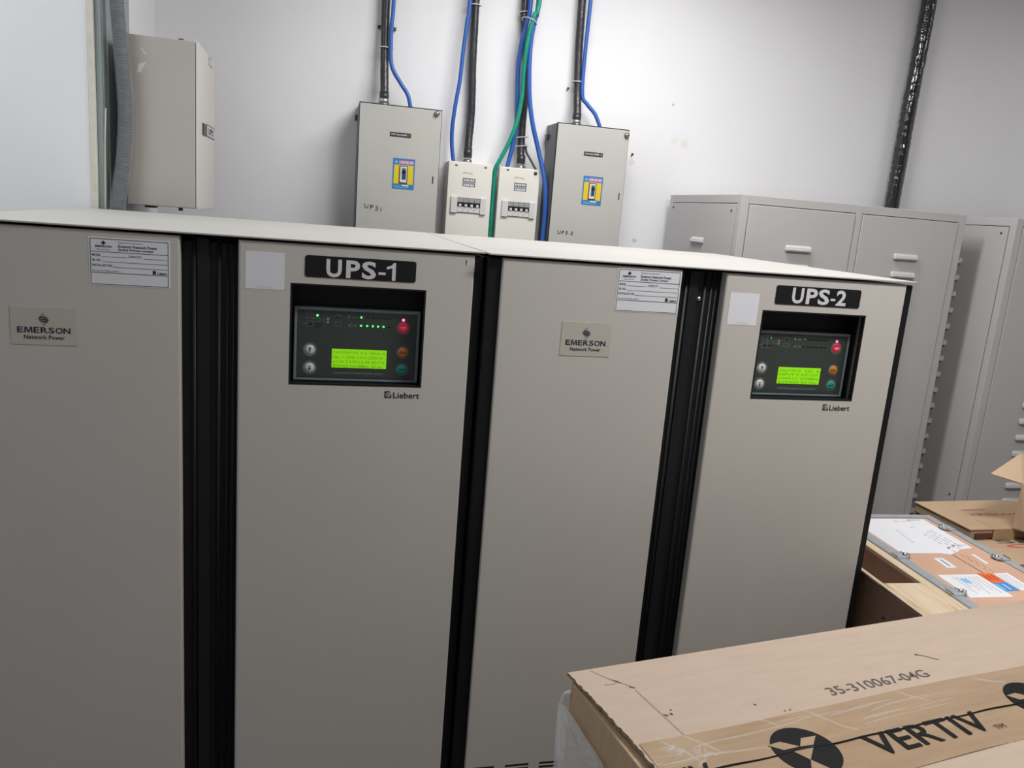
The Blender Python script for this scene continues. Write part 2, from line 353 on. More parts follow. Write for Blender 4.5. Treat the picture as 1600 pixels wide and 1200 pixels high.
def vent_proto():
    mb = MB(); mb.slab(PF, -.035, .035, -.0032, .0032, -.002, .0006, DARK, .0008); return mb
VENT = None
BIGL = ['big cream power cabinet on the left marked UPS-1', 'big cream power cabinet on the right marked UPS-2']
for k in (0, 1):
    loc, rz = ((0, 0, 0), 0) if k == 0 else ((1.2345, -.0274, 0), .002)
    XL = XL0 if k == 0 else -.6455
    T = thing('power_cabinet', BIGL[k], 'cabinet', loc, rz, 'cream power cabinets')
    MB().box(XL+.004, XR-.004, .095, 1.2, .08, H-.013, BLACK, .003).build('body', T)
    MB().box(XL+.02, XR-.02, .05, 1.18, 0, .08, DARK).build('plinth', T)
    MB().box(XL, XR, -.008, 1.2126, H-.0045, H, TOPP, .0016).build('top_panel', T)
    # black uprights between and beside the doors, with their rolled ridges
    fr = MB(); fr.box(DL[1]-.02, DR[0]+.02, .03, .095, .085, H-.011, BLACK)
    for x, r in ((-.100, .006), (-.045, .005), (-.026, .004), (-.012, .004)): fr.tube([(x, .03, .09), (x, .03, H-.012)], r, BLACKR, 10)
    fr.box(-.094, -.066, .022, .04, .085, H-.012, BLACKR, .004)
    lab(fr.build('centre_upright', T), 'black ridged upright between the two doors')
    MB().box(XL, DL[0]+.02, .012, .095, .085, H-.0115, BLACK, .003).build('side_upright', T)
    MB().box(DR[1]-.02, XR, .006, .095, .085, H-.0115, BLACK, .003).build('side_upright', T)
    fr = MB(); fr.box(DL[0]+.02, DL[1]-.02, .03, .095, .085, .13, BLACK); fr.build('bottom_rail', T)
    fr = MB(); fr.box(XL, XR, .03, .095, H-.022, H-.012, BLACK); fr.build('top_rail', T)
    if k == 1:
        s = MB(); s.dome(FRONT(.028), -.060, 1.5644, .007, 0, .006, STEEL); s.build('screw', T)
    # left door
    dl = flat_door(*DL).build('door', T)
    x0, x1, z0, z1 = ((-.4820, -.3465, 1.3755, 1.4617), (-.4440, -.3080, 1.4015, 1.4905))[k]
    mb = MB(); mb.slab(PF, x0, x1, z0, z1, 0, .0012, IVORY, .0005); W, Hh = x1-x0, z1-z0
    emblem(mb, x0+W*.5, z0+Hh*.68, W*.17, Hh*.36)
    for ch, q0, q1 in zip('EMERSON', (.10, .205, .345, .45, .57, .675, .795), (.19, .33, .43, .56, .66, .785, .90)):
        if ch == 'M':
            A_ = lambda u: x0+W*(q0+(q1-q0)*u); B_ = lambda u: z0+Hh*(.32+.155*u)
            mb.poly(PF, [(A_(0), B_(0)), (A_(.17), B_(0)), (A_(.22), B_(.7)), (A_(.42), B_(.05)), (A_(.58), B_(.05)), (A_(.78), B_(.7)), (A_(.83), B_(0)), (A_(1), B_(0)), (A_(.93), B_(1)), (A_(.72), B_(1)), (A_(.5), B_(.3)), (A_(.28), B_(1)), (A_(.07), B_(1))], .0008, .0018, NAVY)
        else: mb.text(PF, ch, x0+W*q0, x0+W*q1, z0+Hh*.32, z0+Hh*.475, .0018, NAVY, .018); mb.text(PF, '.', x0+W*.915, x0+W*.93, z0+Hh*.32, z0+Hh*.34, .0018, NAVY)
    mb.text(PF, 'Network Power', x0+W*.20, x0+W*.81, z0+Hh*.155, z0+Hh*.265, .0018, NAVY, .012)
    lab(mb.build('nameplate', dl), 'ivory nameplate with dark blue print')
    lab(info_label(*((-.3175, -.1478, 1.5178, 1.6255), (-.3070, -.1300, 1.523, 1.6355))[k]).build('rating_label', dl), 'white ruled data label')
    if VENT is None: VENT = vent_proto()
    first = None
    for j in range(4):
        for q in range(3):
            p = (-.56+.102*j, 0, (.163, .199)[k]-.0125*q)
            if first is None: first = VENT.build('vent_slot', dl, p)
            else: share(first, 'vent_slot', dl, p)
    # control door
    dr = flat_door(*DR, hole=DISP).build('door', T)
    for j in range(5):
        for q in range(3): share(first, 'vent_slot', dr, (.06+.102*j, 0, (.163, .199)[k]-.0125*q))
    plx = ((.151, .4145, H-.0864, H-.035), (.151, .4145, H-.0845, H-.0335))[k]
    mb = MB()
    a0, a1, b0, b1 = plx; c = .004
    mb.poly(PF, [(a0+c, b0), (a1-c, b0), (a1, b0+c), (a1, b1-c), (a1-c, b1), (a0+c, b1), (a0, b1-c), (a0, b0+c)], 0, .0016, PLATE)
    bz0, bz1 = 1.5658+.004*k, 1.6085+.004*k
    LX = [(.2002, .2363), (.2466, .2793), (.2838, .3180), (.3237, .3408), (.3430, .3650)] if k == 0 else [(.2003, .2355), (.2438, .2780), (.2806, .3160), (.3205, .3350), (.3375, .3690)]
    for ch, (u0, u1) in zip('UPS', LX): mb.text(PF, ch, u0, u1, bz0, bz1, .0022, LETTER, .03)
    mb.slab(PF, LX[3][0], LX[3][1], bz0+.0125, bz0+.0185, .001, .0022, LETTER)
    u0, u1 = LX[4]
    if k == 1: mb.text(PF, '2', u0, u1, bz0, bz1, .0022, LETTER, .03)
    else: mb.poly(PF, [(u1-.0085, bz0), (u1, bz0), (u1, bz1), (u1-.006, bz1), (u1-.0095, bz1-.0055), (u0, bz1-.0105), (u0, bz1-.0165), (u1-.0085, bz1-.0130)], .001, .0022, LETTER)
    lab(mb.build('number_plate', dr), 'black plate with white characters')
    qx = ((.0160, .1043, 1.5285, 1.6158), (.0172, .1040, 1.5032, 1.5895))[k]
    mb = MB(); mb.slab(PF, *qx, 0, .0006, PAPER, 0); mb.text(PF, '............', qx[0]+.028, qx[0]+.062, qx[2]+.0045, qx[2]+.006, .0009, GREYI)
    lab(mb.build('code_sticker', dr), 'square white sticker')
    mb = MB(); swirl(mb, .3517, 1.2712, .0175, .0007); mb.text(PF, 'Liebert', .3735, .4395, 1.2712, 1.2862, .0008, INK, .012)
    lab(mb.build('maker_mark', dr), 'small dark printed maker word')
    if k == 0:
        mb = MB(); mb.slab(PF, .536, .5395, 1.622, 1.6235, .0001, .0009, DSTEEL); mb.slab(PF, .5372, .5384, 1.615, 1.6275, .0001, .0009, DSTEEL); mb.build('scratch_mark', dr)
    # recessed tray and control panel
    d = DISP; tr = MB()
    tr.box(d[0]-.006, d[0], .004, .092, d[2]-.006, d[3]+.006, BLACK); tr.box(d[1], d[1]+.006, .004, .092, d[2]-.006, d[3]+.006, BLACK)
    tr.box(d[0], d[1], .004, .092, d[2]-.006, d[2], BLACK); tr.box(d[0], d[1], .004, .092, d[3], d[3]+.006, BLACK); tr.box(d[0]-.006, d[1]+.006, .072, .093, d[2], d[3], BLACK)
    for q in ((d[0], d[0]+.004, d[2], d[3]), (d[1]-.004, d[1], d[2], d[3]), (d[0]+.004, d[1]-.004, d[2], d[2]+.004), (d[0]+.004, d[1]-.004, d[3]-.004, d[3])): tr.box(q[0], q[1], -.0006, .012, q[2], q[3], BLACKR)
    lab(tr.build('display_recess', T), 'deep black recess round the control panel')
    PP = lambda a, b, h: (a-.001, .052-h, b+.0036); bz = MB()
    bz.slab(PP, .1285, .4385, 1.298, 1.4825, -.02, .0085, PANELB, .0025)
    bz.slab(PP, .1365, .4305, 1.3055, 1.4755, .008, .0092, PANELD)
    h = .0096
    def ring(a0, a1, b0, b1, t=.0006):
        bz.slab(PP, a0, a1, b0, b0+t, .009, h, PALEI); bz.slab(PP, a0, a1, b1-t, b1, .009, h, PALEI); bz.slab(PP, a0, a0+t, b0, b1, .009, h, PALEI); bz.slab(PP, a1-t, a1, b0, b1, .009, h, PALEI)
    ring(.158, .193, 1.4545, 1.4695); ring(.158, .193, 1.4335, 1.4475); ring(.1735, .193, 1.4335, 1.4695); ring(.1965, .2025, 1.447, 1.453); bz.slab(PP, .149, .158, 1.4405, 1.4415, .009, h, PALEI)
    bz.disc(PP, .2095, 1.455, .0035, .009, h, PALEI, 10); bz.disc(PP, .2095, 1.447, .0035, .009, h, PALEI, 10)
    ring(.226, .243, 1.4385, 1.449); bz.tube([PP(.2245+.0185*i/8, 1.460+.006*math.sin(PI*i/8), .0094) for i in range(9)], .0005, PALEI, 5)
    bz.slab(PP, .230, .238, 1.4585, 1.461, .009, .0097, LEDO)
    bz.text(PP, '1 ~', .259, .279, 1.4585, 1.466, h, LETTER if k else PALEI, .02); bz.text(PP, 'C=', .259, .281, 1.437, 1.445, h, PALEI, .01)
    bz.text(PP, 'UNINTERRUPTIBLE POWER SUPPLY', .2254, .3526, 1.3165, 1.3215, h, PALEI, .015)
    cp = bz.build('control_panel', T)
    r1 = [.2904, .3055, .3195, .3325, .3462, .3592]
    leds = [(.1838, 1.4623, LEDG if k == 0 else LEDGD, .0030)]
    for i, x in enumerate(r1):
        leds.append((x, 1.4622, (LEDG if k == 0 else LEDGD) if i == 0 else LEDO, .0026)); leds.append((x, 1.4411, LEDG if k == 0 and i < 5 else LEDO, .0026))
    leds += [(.1685, 1.4405, LEDO, .0026), (.1838, 1.4405, LEDO, .0026), (.3953, 1.4602, LEDR, .0040)]
    for x, z, m, r in leds:
        b = MB()
        if m in (LEDO,): b.slab(PP, x-.0038, x+.0038, z-.0014, z+.0014, .009, .0104, m)
        else: b.dome(PP, x, z, r, .009, .0125, m, 12)
        b.build('indicator_light', cp)
    def button(x, z, r, m, mark):
        b = MB(); b.disc(PP, x, z, r*1.18, .009, .0098, BTNRING, 24); b.disc(PP, x, z, r*.97, .009, .0102, PALEI if m is BTNW else BTNRING, 24); b.dome(PP, x, z, r*.8 if m is BTNW else r*.92, .0098, .0125, m, 24)
        hh = .0129
        if mark in 'ud':
            s = 1 if mark == 'u' else -1
            b.slab(PP, x-.0010, x+.0010, z-.0055, z+.0055, .012, hh, INK); b.poly(PP, [(x-.003, z+s*.001), (x+.003, z+s*.001), (x, z+s*.0062)], .012, hh, INK)
        elif mark == 'e': b.text(PP, 'Esc', x-.0078, x+.0078, z-.003, z+.0035, hh, INK, .01)
        elif mark == 'r':
            b.slab(PP, x-.004, x+.007, z-.0008, z+.0008, .012, hh, INK); b.poly(PP, [(x-.007, z), (x-.003, z-.003), (x-.003, z+.003)], .012, hh, INK); b.slab(PP, x+.0055, x+.007, z, z+.004, .012, hh, INK)
        else:
            b.slab(PP, x-.0085, x+.0085, z-.0007, z+.0007, .012, hh, LETTER); b.poly(PP, [(x-.006, z+.0025), (x+.004, z+.0025), (x-.001, z-.0055)], .012, hh, LETTER); b.slab(PP, x+.004, x+.0055, z-.003, z+.0045, .012, hh, LETTER)
        return b.build('button', cp)
    lab(button(.1678, 1.3766, .0150, BTNW, 'u'), 'white round button with up arrow'); lab(button(.1680, 1.3308, .0150, BTNW, 'd'), 'white round button with down arrow')
    lab(button(.3974, 1.3772, .0138, BTNO, 'e'), 'orange round button'); lab(button(.3978, 1.3326, .0138, BTNT, 'r'), 'teal round button'); lab(button(.3962, 1.4405, .0146, BTNR, 'a'), 'red lit alarm button')
    sc = MB(); sc.slab(PP, .2211, .3570, 1.3328, 1.3806, .009, .0104, LCD, .0006)
    tx = (['OUTPUT(V): 0 A  50Hz: A', 'No. 1 230V 231V 230V A', 'L1-N L2-N L3-N 50.0 %', ' BYPASS NORMAL 50 Hz'] if k == 0 else [' OUTPUT  220  A ', 'INPUT V 230 231', 'LOAD 0 0  NORMAL', ' BYPASS 50 Hz '])
    for i, s_ in enumerate(tx):
        sc.text(PP, s_, .2255, .3535-.006*(i % 2), 1.3715-.0112*i-.0035, 1.3715-.0112*i+.0032, .0108, LCDT, .005)
    lab(sc.build('lcd_screen', cp), 'green backlit screen with dark text')

# ------------------------------------------------------------------ grey battery racks
RW, RD, RH = 1.153, .757, 1.908
def louvre():
    mb = MB(); w, hh, d = .058, .0135, .016
    pts = lambda z, y, x: (x, y, z)
    prof = [(-hh, 0), (-hh, -d*.85), (-hh*.55, -d), (hh*.35, -d*.72), (hh, 0)]
    vs = []; xs = (-w-.006, -w, w, w+.006)
    for i, x in enumerate(xs):
        k = .25 if i in (0, 3) else 1
        for z, y in prof: vs.append((x, y*k, z*(.8 if k < 1 else 1)))
    n = len(prof); fs = [[i*n+j, i*n+j+1, (i+1)*n+j+1, (i+1)*n+j] for i in range(3) for j in range(n-1)] + [list(range(n))[::-1], [3*n+j for j in range(n)]]
    fs += [[i*n, (i+1)*n, (i+1)*n+n-1, i*n+n-1] for i in range(3)]
    mb.add(vs, fs, GREYP); return mb
LV = None
def rack(loc, rz, label, ly=RD/2):
    global LV
    T = thing('battery_rack', label, 'rack', loc, rz, 'grey battery racks')
    f = .037; mb = MB()
    # box-section frame
    for x in (0, .5685, RW-f): 
        w_ = f if x != .5685 else .0335
        mb.box(x, x+w_, 0, f, .0, RH-.0005, GREYP, .002)
    for x in (0, RW-f): mb.box(x, x+f, RD-f, RD, 0, RH-.0005, GREYP, .002)
    for z in (0.05, RH-f):
        mb.box(f, RW-f, .0008, f, z, z+f, GREYP, .002); mb.box(f, RW-f, RD-f, RD-.0008, z, z+f, GREYP, .002)
        for x in (.0008, RW-f): mb.box(x, x+f-.0008, f, RD-f, z, z+f, GREYP, .002)
    mb.box(.006, RW-.006, .006, RD-.006, RH-.004, RH-.001, GREYP); mb.box(.02, RW-.02, RD-.03, RD-.02, .05, RH-.01, GREYP); mb.box(.02, RW-.02, .03, RD-.03, .06, .07, GREYP)
    mb.box(.012, RW-.012, .022, .03, .06, RH-.02, DARK); mb.box(.02, .028, .03, RD-.03, .06, RH-.02, DARK); mb.box(RW-.028, RW-.02, .03, RD-.03, .06, RH-.02, DARK)
    mb.build('frame', T)
    zs = [1.695-.0815*i for i in range(20)]
    for x0, x1 in ((.040, .5655), (.605, RW-.040)):
        d = MB().box(x0, x1, -.003, .019, .09, RH-f-.003, GREYP, .003, 2).build('door', T)
        for z in zs:
            p = ((x0+x1)/2, -.003, z)
            if LV is None: LV = louvre().build('louvre', d, p)
            else: share(LV, 'louvre', d, p)
    for sx in (0, 1):
        X = 0 if sx == 0 else RW
        xa, xb = (-.001, .018) if sx == 0 else (RW-.018, RW+.001)
        d = MB().box(xa, xb, .042, RD-.040, .09, RH-f-.003, GREYP, .002, 2).build('side_panel', T)
        for z in zs[:17]: share(LV, 'louvre', d, (xa if sx == 0 else xb, ly, z), (0, 0, -PI/2 if sx == 0 else PI/2))
        PS = (lambda a, b, h, X=xa: (X-h, a, b)) if sx == 0 else (lambda a, b, h, X=xb: (X+h, a, b))
        for y, z in ((.078, 1.838), (RD-.055, 1.846), (.072, .563), (RD-.055, .563)): MB().dome(PS, y, z, .006, -.0002, .005, DSTEEL, 10).build('screw', d)
    return T
rack((1.950, 1.2614, 0), -.00516, 'grey louvred rack with two front doors behind the cream cabinets')
rack((3.252, 1.116, 0), -.00516, 'second grey louvred rack at the right edge, behind the cartons', .345)

# ------------------------------------------------------------------ enclosures on the back wall
def breaker_box(loc, W, z0, z1, D, num, label):
    T = thing('breaker_box', label, 'electrical box', loc, 0, 'large breaker boxes')
    F = FRONT(-D)
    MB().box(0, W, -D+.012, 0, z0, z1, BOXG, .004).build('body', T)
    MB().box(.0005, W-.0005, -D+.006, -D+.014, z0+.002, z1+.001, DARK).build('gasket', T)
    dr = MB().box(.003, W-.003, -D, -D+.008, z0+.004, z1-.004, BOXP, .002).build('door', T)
    lx = .141 if num == 1 else .143
    mb = MB(); mb.slab(F, lx, lx+.096, 2.0495, 2.0690, 0, .0015, DBROWN, .0004); mb.text(F, 'UPS INCOMER -%d' % num, lx+.006, lx+.09, 2.0555, 2.0630, .002, LETTER, .015)
    lab(mb.build('engraved_label', dr), 'small dark engraved label')
    mb = MB(); sx = lx+.1 if num == 1 else lx-.008
    mb.poly(F, [(sx, 2.053), (sx+(.03 if num == 1 else .006), 2.055), (sx+(.04 if num == 1 else .007), 2.060), (sx+.02*(num == 1), 2.064), (sx, 2.063)], 0, .0004, GLUE); mb.build('glue_stain', dr)
    a = .161 if num == 1 else .152; mb = MB()
    A = lambda u: a+u*.101; B = lambda u: 1.8185+u*.1375
    mb.slab(F, A(0), A(1), B(0), B(1), 0, .0008, SBLUE); h = .0012
    mb.slab(F, A(.06), A(.94), B(.17), B(.79), .0005, h, YELL); mb.slab(F, A(.28), A(.94), B(.83), B(.93), .0005, h, PINK)
    for i in range(6): mb.slab(F, A(.32+.1*i), A(.32+.1*i+.05), B(.85), B(.91), .0005, h+.0002, LETTER if i % 2 else PINK)
    mb.disc(F, A(.15), B(.88), .006, .0005, h, SKYL, 10); mb.slab(F, A(.44), A(.75), B(.105), B(.145), .0005, h, PAPER)
    for i in range(2): mb.slab(F, A(.1), A(.4-.1*i+.45*i), B(.09-.04*i), B(.105-.04*i), .0005, h, SKYL)
    lab(mb.build('warning_sticker', dr), 'blue and yellow sticker round the switch')
    mb = MB(); mb.slab(F, A(.30), A(.68), B(.19), B(.77), .001, .004, DBROWN, .001); mb.slab(F, A(.335), A(.645), B(.22), B(.74), .0035, .006, LGREY, .001)
    mb.slab(F, A(.43), A(.60), B(.33), B(.69), .0055, .0085, SBLUE2, .001); mb.slab(F, A(.44), A(.59), B(.54), B(.62), .008, .014, DARK, .001); mb.slab(F, A(.48), A(.59), B(.62), B(.685), .008, .0092, SBLUE)
    lab(mb.build('switch', dr), 'white breaker switch with dark toggle')
    hw = MB()
    strokes = [[(0, 1), (.02, .25), (.1, 0), (.2, .15), (.22, .95)], [(.36, 0), (.36, .9)], [(.36, .9), (.5, .95), (.53, .65), (.38, .5)], [(.83, .95), (.7, .9), (.68, .6), (.82, .45), (.8, .1), (.65, .0)]] 
    strokes += [[(1.0, .95), (1.0, .0)]] if num == 1 else [[(.96, .35), (1.0, .35)], [(1.12, .85), (1.22, .95), (1.25, .7), (1.12, .1)], [(1.10, .05), (1.3, .1)]]
    if num == 2: strokes = [[(x*.8, y) for x, y in s_] for s_ in strokes]
    ox, oz, sw, sh = (.04, 1.722, .076, .020) if num == 1 else (.046, 1.670, .076, .016)
    for s_ in strokes: hw.tube([F(ox+x*sw, oz+y*sh-(x*.012 if num == 1 else 0), .0006) for x, y in s_], .0015, INK, 5)
    lab(hw.build('handwriting', dr), 'hand-lettered marking in black pen')
    kx, kz = (.350, 2.168) if num == 1 else (.351, 2.163)
    k_ = MB(); k_.disc(F, kx, kz, .012, 0, .010, DSTEEL, 16); k_.dome(F, kx, kz, .010, .010, .016, STEEL, 14); k_.slab(F, kx-.007, kx+.007, kz-.0012, kz+.0012, .014, .017, DARK); lab(k_.build('door_knob', dr), 'round steel knob')
    s_ = MB(); x_ = .348 if num == 1 else .343; s_.slab(F, x_-.0025, x_+.0025, 1.855, 1.888, -.001, .0012, DARK); s_.build('key_slot', dr)
    lg = MB(); lg.box(-.012, .002, -.06, -.02, z1-.07, z1-.045, DSTEEL, .002); lg.build('mounting_lug', T)
    return T
breaker_box((.340, YW, 0), .376, 1.30, 2.186, .20, 1, 'large breaker box hand-marked UPS 1, leftmost on the back wall')
breaker_box((1.270, YW, 0), .367, 1.26, 2.190, .20, 2, 'large breaker box hand-marked UPS-2, next to the grey rack')

def small_box(loc, W, z0, z1, D, num, label):
    T = thing('small_breaker_box', label, 'electrical box', loc, 0, 'small cream breaker boxes')
    F = FRONT(-D)
    MB().box(0, W, -D+.02, 0, z0, z1, MCBP, .004).build('body', T)
    cv = MB().box(-.001, W+.001, -D, -D+.022, z0, z1+.001, MCBP, .004, 3).build('cover', T)
    mb = MB(); x0 = .071 if num == 1 else .077
    mb.slab(F, x0, x0+.062, 1.859, 1.897, 0, .0012, OLIVE); h = .0017
    for zz in (1.888, 1.865):
        for i in range(5): mb.slab(F, x0+.005+.011*i, x0+.005+.011*i+.007+.002*(i % 2), zz-.0042, zz+.0042, .001, h, PAPER)
    mb.slab(F, x0+.001, x0+.061, 1.8705, 1.8805, .001, h, MGREY)
    lab(mb.build('circuit_label', cv), 'small grey label with two pale lines')
    mb = MB(); mb.poly(F, [(x0-.004, 1.915), (x0+.02, 1.92), (x0+.05, 1.914), (x0+.045, 1.922), (x0+.004, 1.926)], -.0005, .0004, GLUE); mb.build('glue_stain', cv)
    wx0 = .019 if num == 1 else .022; wx1 = wx0+.172 if num == 1 else wx0+.166; wz0, wz1 = 1.731, 1.808
    MB().slab(F, wx0, wx0+.031, wz0, wz1, 0, .010, LGREY, .002).build('window_cheek', cv); MB().slab(F, wx1-.028, wx1, wz0, wz1, 0, .010, LGREY, .002).build('window_cheek', cv)
    wn = MB(); wn.slab(F, wx0+.031, wx1-.028, wz0+.003, wz1-.003, -.002, .002, DARK); wn.build('window_recess', cv)
    q = (wx1-wx0-.059)
    for i in range(4):
        b = MB(); xa = wx0+.032+q/4*i; xb = xa+q/4-.0012
        b.slab(F, xa, xb, wz0+.005, wz0+.030, .001, .006, LGREY, .001); b.slab(F, xa, xb, wz0+.052, wz1-.005, .001, .005, MGREY, .001)
        b.slab(F, xa, xb, wz0+.030, wz0+.052, .001, .003, DARK); b.slab(F, (xa+xb)/2-.006, (xa+xb)/2+.006, wz0+.031, wz0+.044, .002, .011, LGREY, .002)
        b.build('breaker_switch', cv)
    for x in ((.036, W-.034) if num == 1 else (.040,)): MB().slab(F, x-.006, x+.006, 1.951, 1.957, -.001, .002, DSTEEL, .0006).build('cover_screw', cv)
    if num == 2: MB().dome(F, .1795, 1.949, .009, 0, .008, DSTEEL, 14).build('cover_screw', cv)
    return T
small_box((.772, YW, 0), .213, 1.48, 1.970, .12, 1, 'small cream breaker box beside the left large breaker box')
small_box((1.021, YW, 0), .202, 1.48, 1.966, .12, 2, 'small cream breaker box with the green cable at its left side')

# ------------------------------------------------------------------ cabinet on the left return wall
T = thing('wall_cabinet', 'beige wall cabinet hung on the left return wall beside the corrugated hose', 'electrical box', (-.266, 1.30, 0))
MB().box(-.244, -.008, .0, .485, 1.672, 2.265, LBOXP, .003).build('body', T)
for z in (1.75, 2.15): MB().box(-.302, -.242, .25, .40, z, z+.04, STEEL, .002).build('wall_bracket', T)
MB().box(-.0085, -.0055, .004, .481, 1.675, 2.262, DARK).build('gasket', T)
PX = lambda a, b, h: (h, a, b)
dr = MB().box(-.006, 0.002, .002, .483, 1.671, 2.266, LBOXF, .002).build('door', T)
PX = lambda a, b, h: (.002+h, a, b)
mb = MB(); mb.slab(PX, .112, .200, 1.950, 1.994, 0, .004, DBROWN, .001); lab(mb.build('latch', dr), 'dark recessed latch')
mb = MB(); mb.slab(PX, .232, .470, 1.952, 2.000, 0, .0012, OLIVE); mb.slab(PX, .240, .462, 1.957, 1.995, .0008, .0015, LBOXF)
mb.text(PX, 'UPS', .27, .43, 1.963, 1.989, .0018, INK, .03); lab(mb.build('plate', dr), 'pale plate with dark print')
mb = MB(); mb.slab(PX, .300, .400, 2.228, 2.262, 0, .0012, MGREY); mb.slab(PX, .315, .385, 2.234, 2.255, .0008, .0015, LBOXF); mb.build('corner_sticker', dr)
Fz = FRONT(0); mb = MB()
mb.poly(Fz, [(-.205, 2.135), (-.190, 2.140), (-.172, 2.178), (-.198, 2.165)], -.0005, .0005, LBOXF); mb.poly(Fz, [(-.192, 2.222), (-.186, 2.222), (-.172, 2.204), (-.176, 2.200)], -.0005, .0005, LBOXF); lab(mb.build('scuff', T), 'pale scuffs on the near side')
mb = MB(); mb.box(-.072, -.054, .05, .07, 2.264, 2.277, DSTEEL, .002); mb.build('top_stud', T)
mb = MB(); mb.box(-.074, -.060, .04, .06, 1.660, 1.673, DSTEEL, .002); mb.build('bottom_stud', T)
mb = MB(); mb.box(-.19, -.152, .03, .08, 1.664, 1.674, DBROWN, .001); mb.build('cable_knockout', T)

# corrugated hose and grey trunking in the left corner
pts = spline([(-.545, 1.262, 3.28), (-.537, 1.262, 2.9), (-.525, 1.264, 2.42), (-.517, 1.265, 2.261), (-.509, 1.266, 2.156), (-.503, 1.267, 2.049), (-.503, 1.267, 1.939), (-.512, 1.266, 1.827), (-.527, 1.264, 1.713), (-.538, 1.262, 1.60), (-.545, 1.26, 1.2)], 60)
acc = [0]
for i in range(1, len(pts)): acc.append(acc[-1]+(pts[i]-pts[i-1]).length)
tot = acc[-1]; pitch = .0043; N = int(tot/pitch); rs = []; j = 0
for i in range(N):
    d_ = i*pitch
    while acc[j+1] < d_: j += 1
    t_ = (d_-acc[j])/(acc[j+1]-acc[j]); rs.append(pts[j].lerp(pts[j+1], t_))
mb = MB(); mb.tube(rs, .0262, CORR, 16, rf=lambda i, k: 1.0 if i % 2 else .80); mb.sm = [False]*len(mb.sm)
hose = mb.build('corrugated_hose')
mb = MB(); mb.tube(rs[::6], .0272, FILMH, 16, rf=lambda i, k: 1+.02*math.sin(i*.9+k*1.3)+.015*math.sin(i*2.3-k)); lab(mb.build('film_wrap', hose), 'clear shiny film')
tag(hose, 'thick grey corrugated hose running down in front of the wall cabinet', 'hose')
dx, dy = .0622, 1.0; nn = math.hypot(dx, dy); ux, uy = dx/nn, dy/nn
t = thing('cable_trunking', 'flat grey-green trunking on the return wall behind the hose', 'trunking', (-.5965, 1.262, 0), -math.atan2(dx, dy))
MB().box(.001, .022, 0, .33, .0, CEIL-.001, PVC, .003).build('duct', t); MB().box(.021, .026, .004, .326, .0, CEIL-.001, PVC, .002).build('cover', t)
tag(MB().tube([(-.566, 1.262, 2.0), (-.570, 1.258, 1.9), (-.574, 1.256, 1.66), (-.574, 1.256, 1.2)], .0028, BEAD, 6).build('thin_wire'), 'thin pale wire hanging by the grey-green trunking', 'wire')

# ------------------------------------------------------------------ cables down the back wall
TOPZ = CEIL-.005
def gland(parent, x, y, z0, z1, r):
    g = MB(); g.tube([(x, y, z0), (x, y, z0+.012)], r*1.25, STEEL, 6); g.tube([(x, y, z0+.012), (x, y, z1)], r*1.02, STEEL, 14)
    lab(g.build('cable_gland', parent), 'steel cable gland')
def tie(parent, x, y, z, rx, ry_, tilt=0.0):
    mb = MB(); mb.tube([(x+rx*math.cos(a), y+ry_*math.sin(a), z+tilt*math.cos(a)) for a in [2*PI*i/20 for i in range(21)]], .0028, TIE, 6, cap=False); mb.box(x+rx-.004, x+rx+.010, y-.004, y+.003, z+tilt-.003, z+tilt+.004, TIE, .001)
    mb.build('cable_tie', parent)
def armoured(name_label, pts, r, gl):
    T = thing('armoured_cable', name_label, 'cable', pts[-1], 0, 'thick black cables')
    L = Vector(pts[-1]); mb = MB(); sp = spline([Vector(p)-L for p in pts], 12)
    ph = random.random()*6
    mb.tube(sp, r, RUBBER, 14, rf=lambda i, k: 1+.02*math.sin(i*1.7+k+ph)+.015*math.sin(i*.6+ph)); mb.build('sleeve', T)
    gland(T, 0, 0, gl[0]-L.z, gl[1]-L.z, gl[2]); mb = MB(); mb.tube([(0, 0, gl[1]-.012-L.z), (0, 0, gl[1]+.03-L.z)], r*1.13, RUBBER, 14); mb.build('boot', T)
    return T, L
yc = 1.975
T, L = armoured('thick black cable into the top of the box hand-marked UPS 1', [(.449, 2.03, TOPZ), (.449, 2.03, 2.66), (.450, 2.025, 2.53), (.4525, 2.01, 2.38), (.455, 1.98, 2.27), (.455, yc, 2.22)], .0195, (2.187, 2.222, .024))
tie(T, .453-L.x, 2.015-L.y, 2.45-L.z, .030, .024)
mb = MB(); [mb.box(x-L.x-.006, x-L.x+.006, 2.052-L.y, YW-L.y, 2.538-L.z, 2.552-L.z, DSTEEL, .002) for x in (.424, .497)]; mb.box(.424-L.x, .497-L.x, 2.050-L.y, 2.054-L.y, 2.541-L.z, 2.549-L.z, DSTEEL); mb.build('saddle_clip', T)
T, L = armoured('thick black cable into the left small cream breaker box', [(.864, 2.03, TOPZ), (.864, 2.03, 2.75), (.866, 2.03, 2.57), (.868, 2.03, 2.428), (.875, 2.03, 2.283), (.877, 2.03, 2.176), (.872, 2.02, 2.086), (.868, 2.0, 2.0)], .0185, (1.971, 2.008, .0185))
tie(T, .864-L.x, 2.03-L.y, 2.69-L.z, .026, .024)
T, L = armoured('thick black cable behind the green cable, into the right small cream box', [(1.102, 2.03, TOPZ), (1.102, 2.03, 2.742), (1.105, 2.03, 2.647), (1.130, 2.03, 2.458), (1.136, 2.03, 2.312), (1.134, 2.03, 2.162), (1.134, 2.02, 2.06), (1.134, 2.0, 1.995)], .0185, (1.967, 2.002, .0185))
for z, x in ((2.69, 1.105), (2.118, 1.134), (2.076, 1.134)): tie(T, x-L.x, 2.03-L.y, z-L.z, .027, .026, .004)
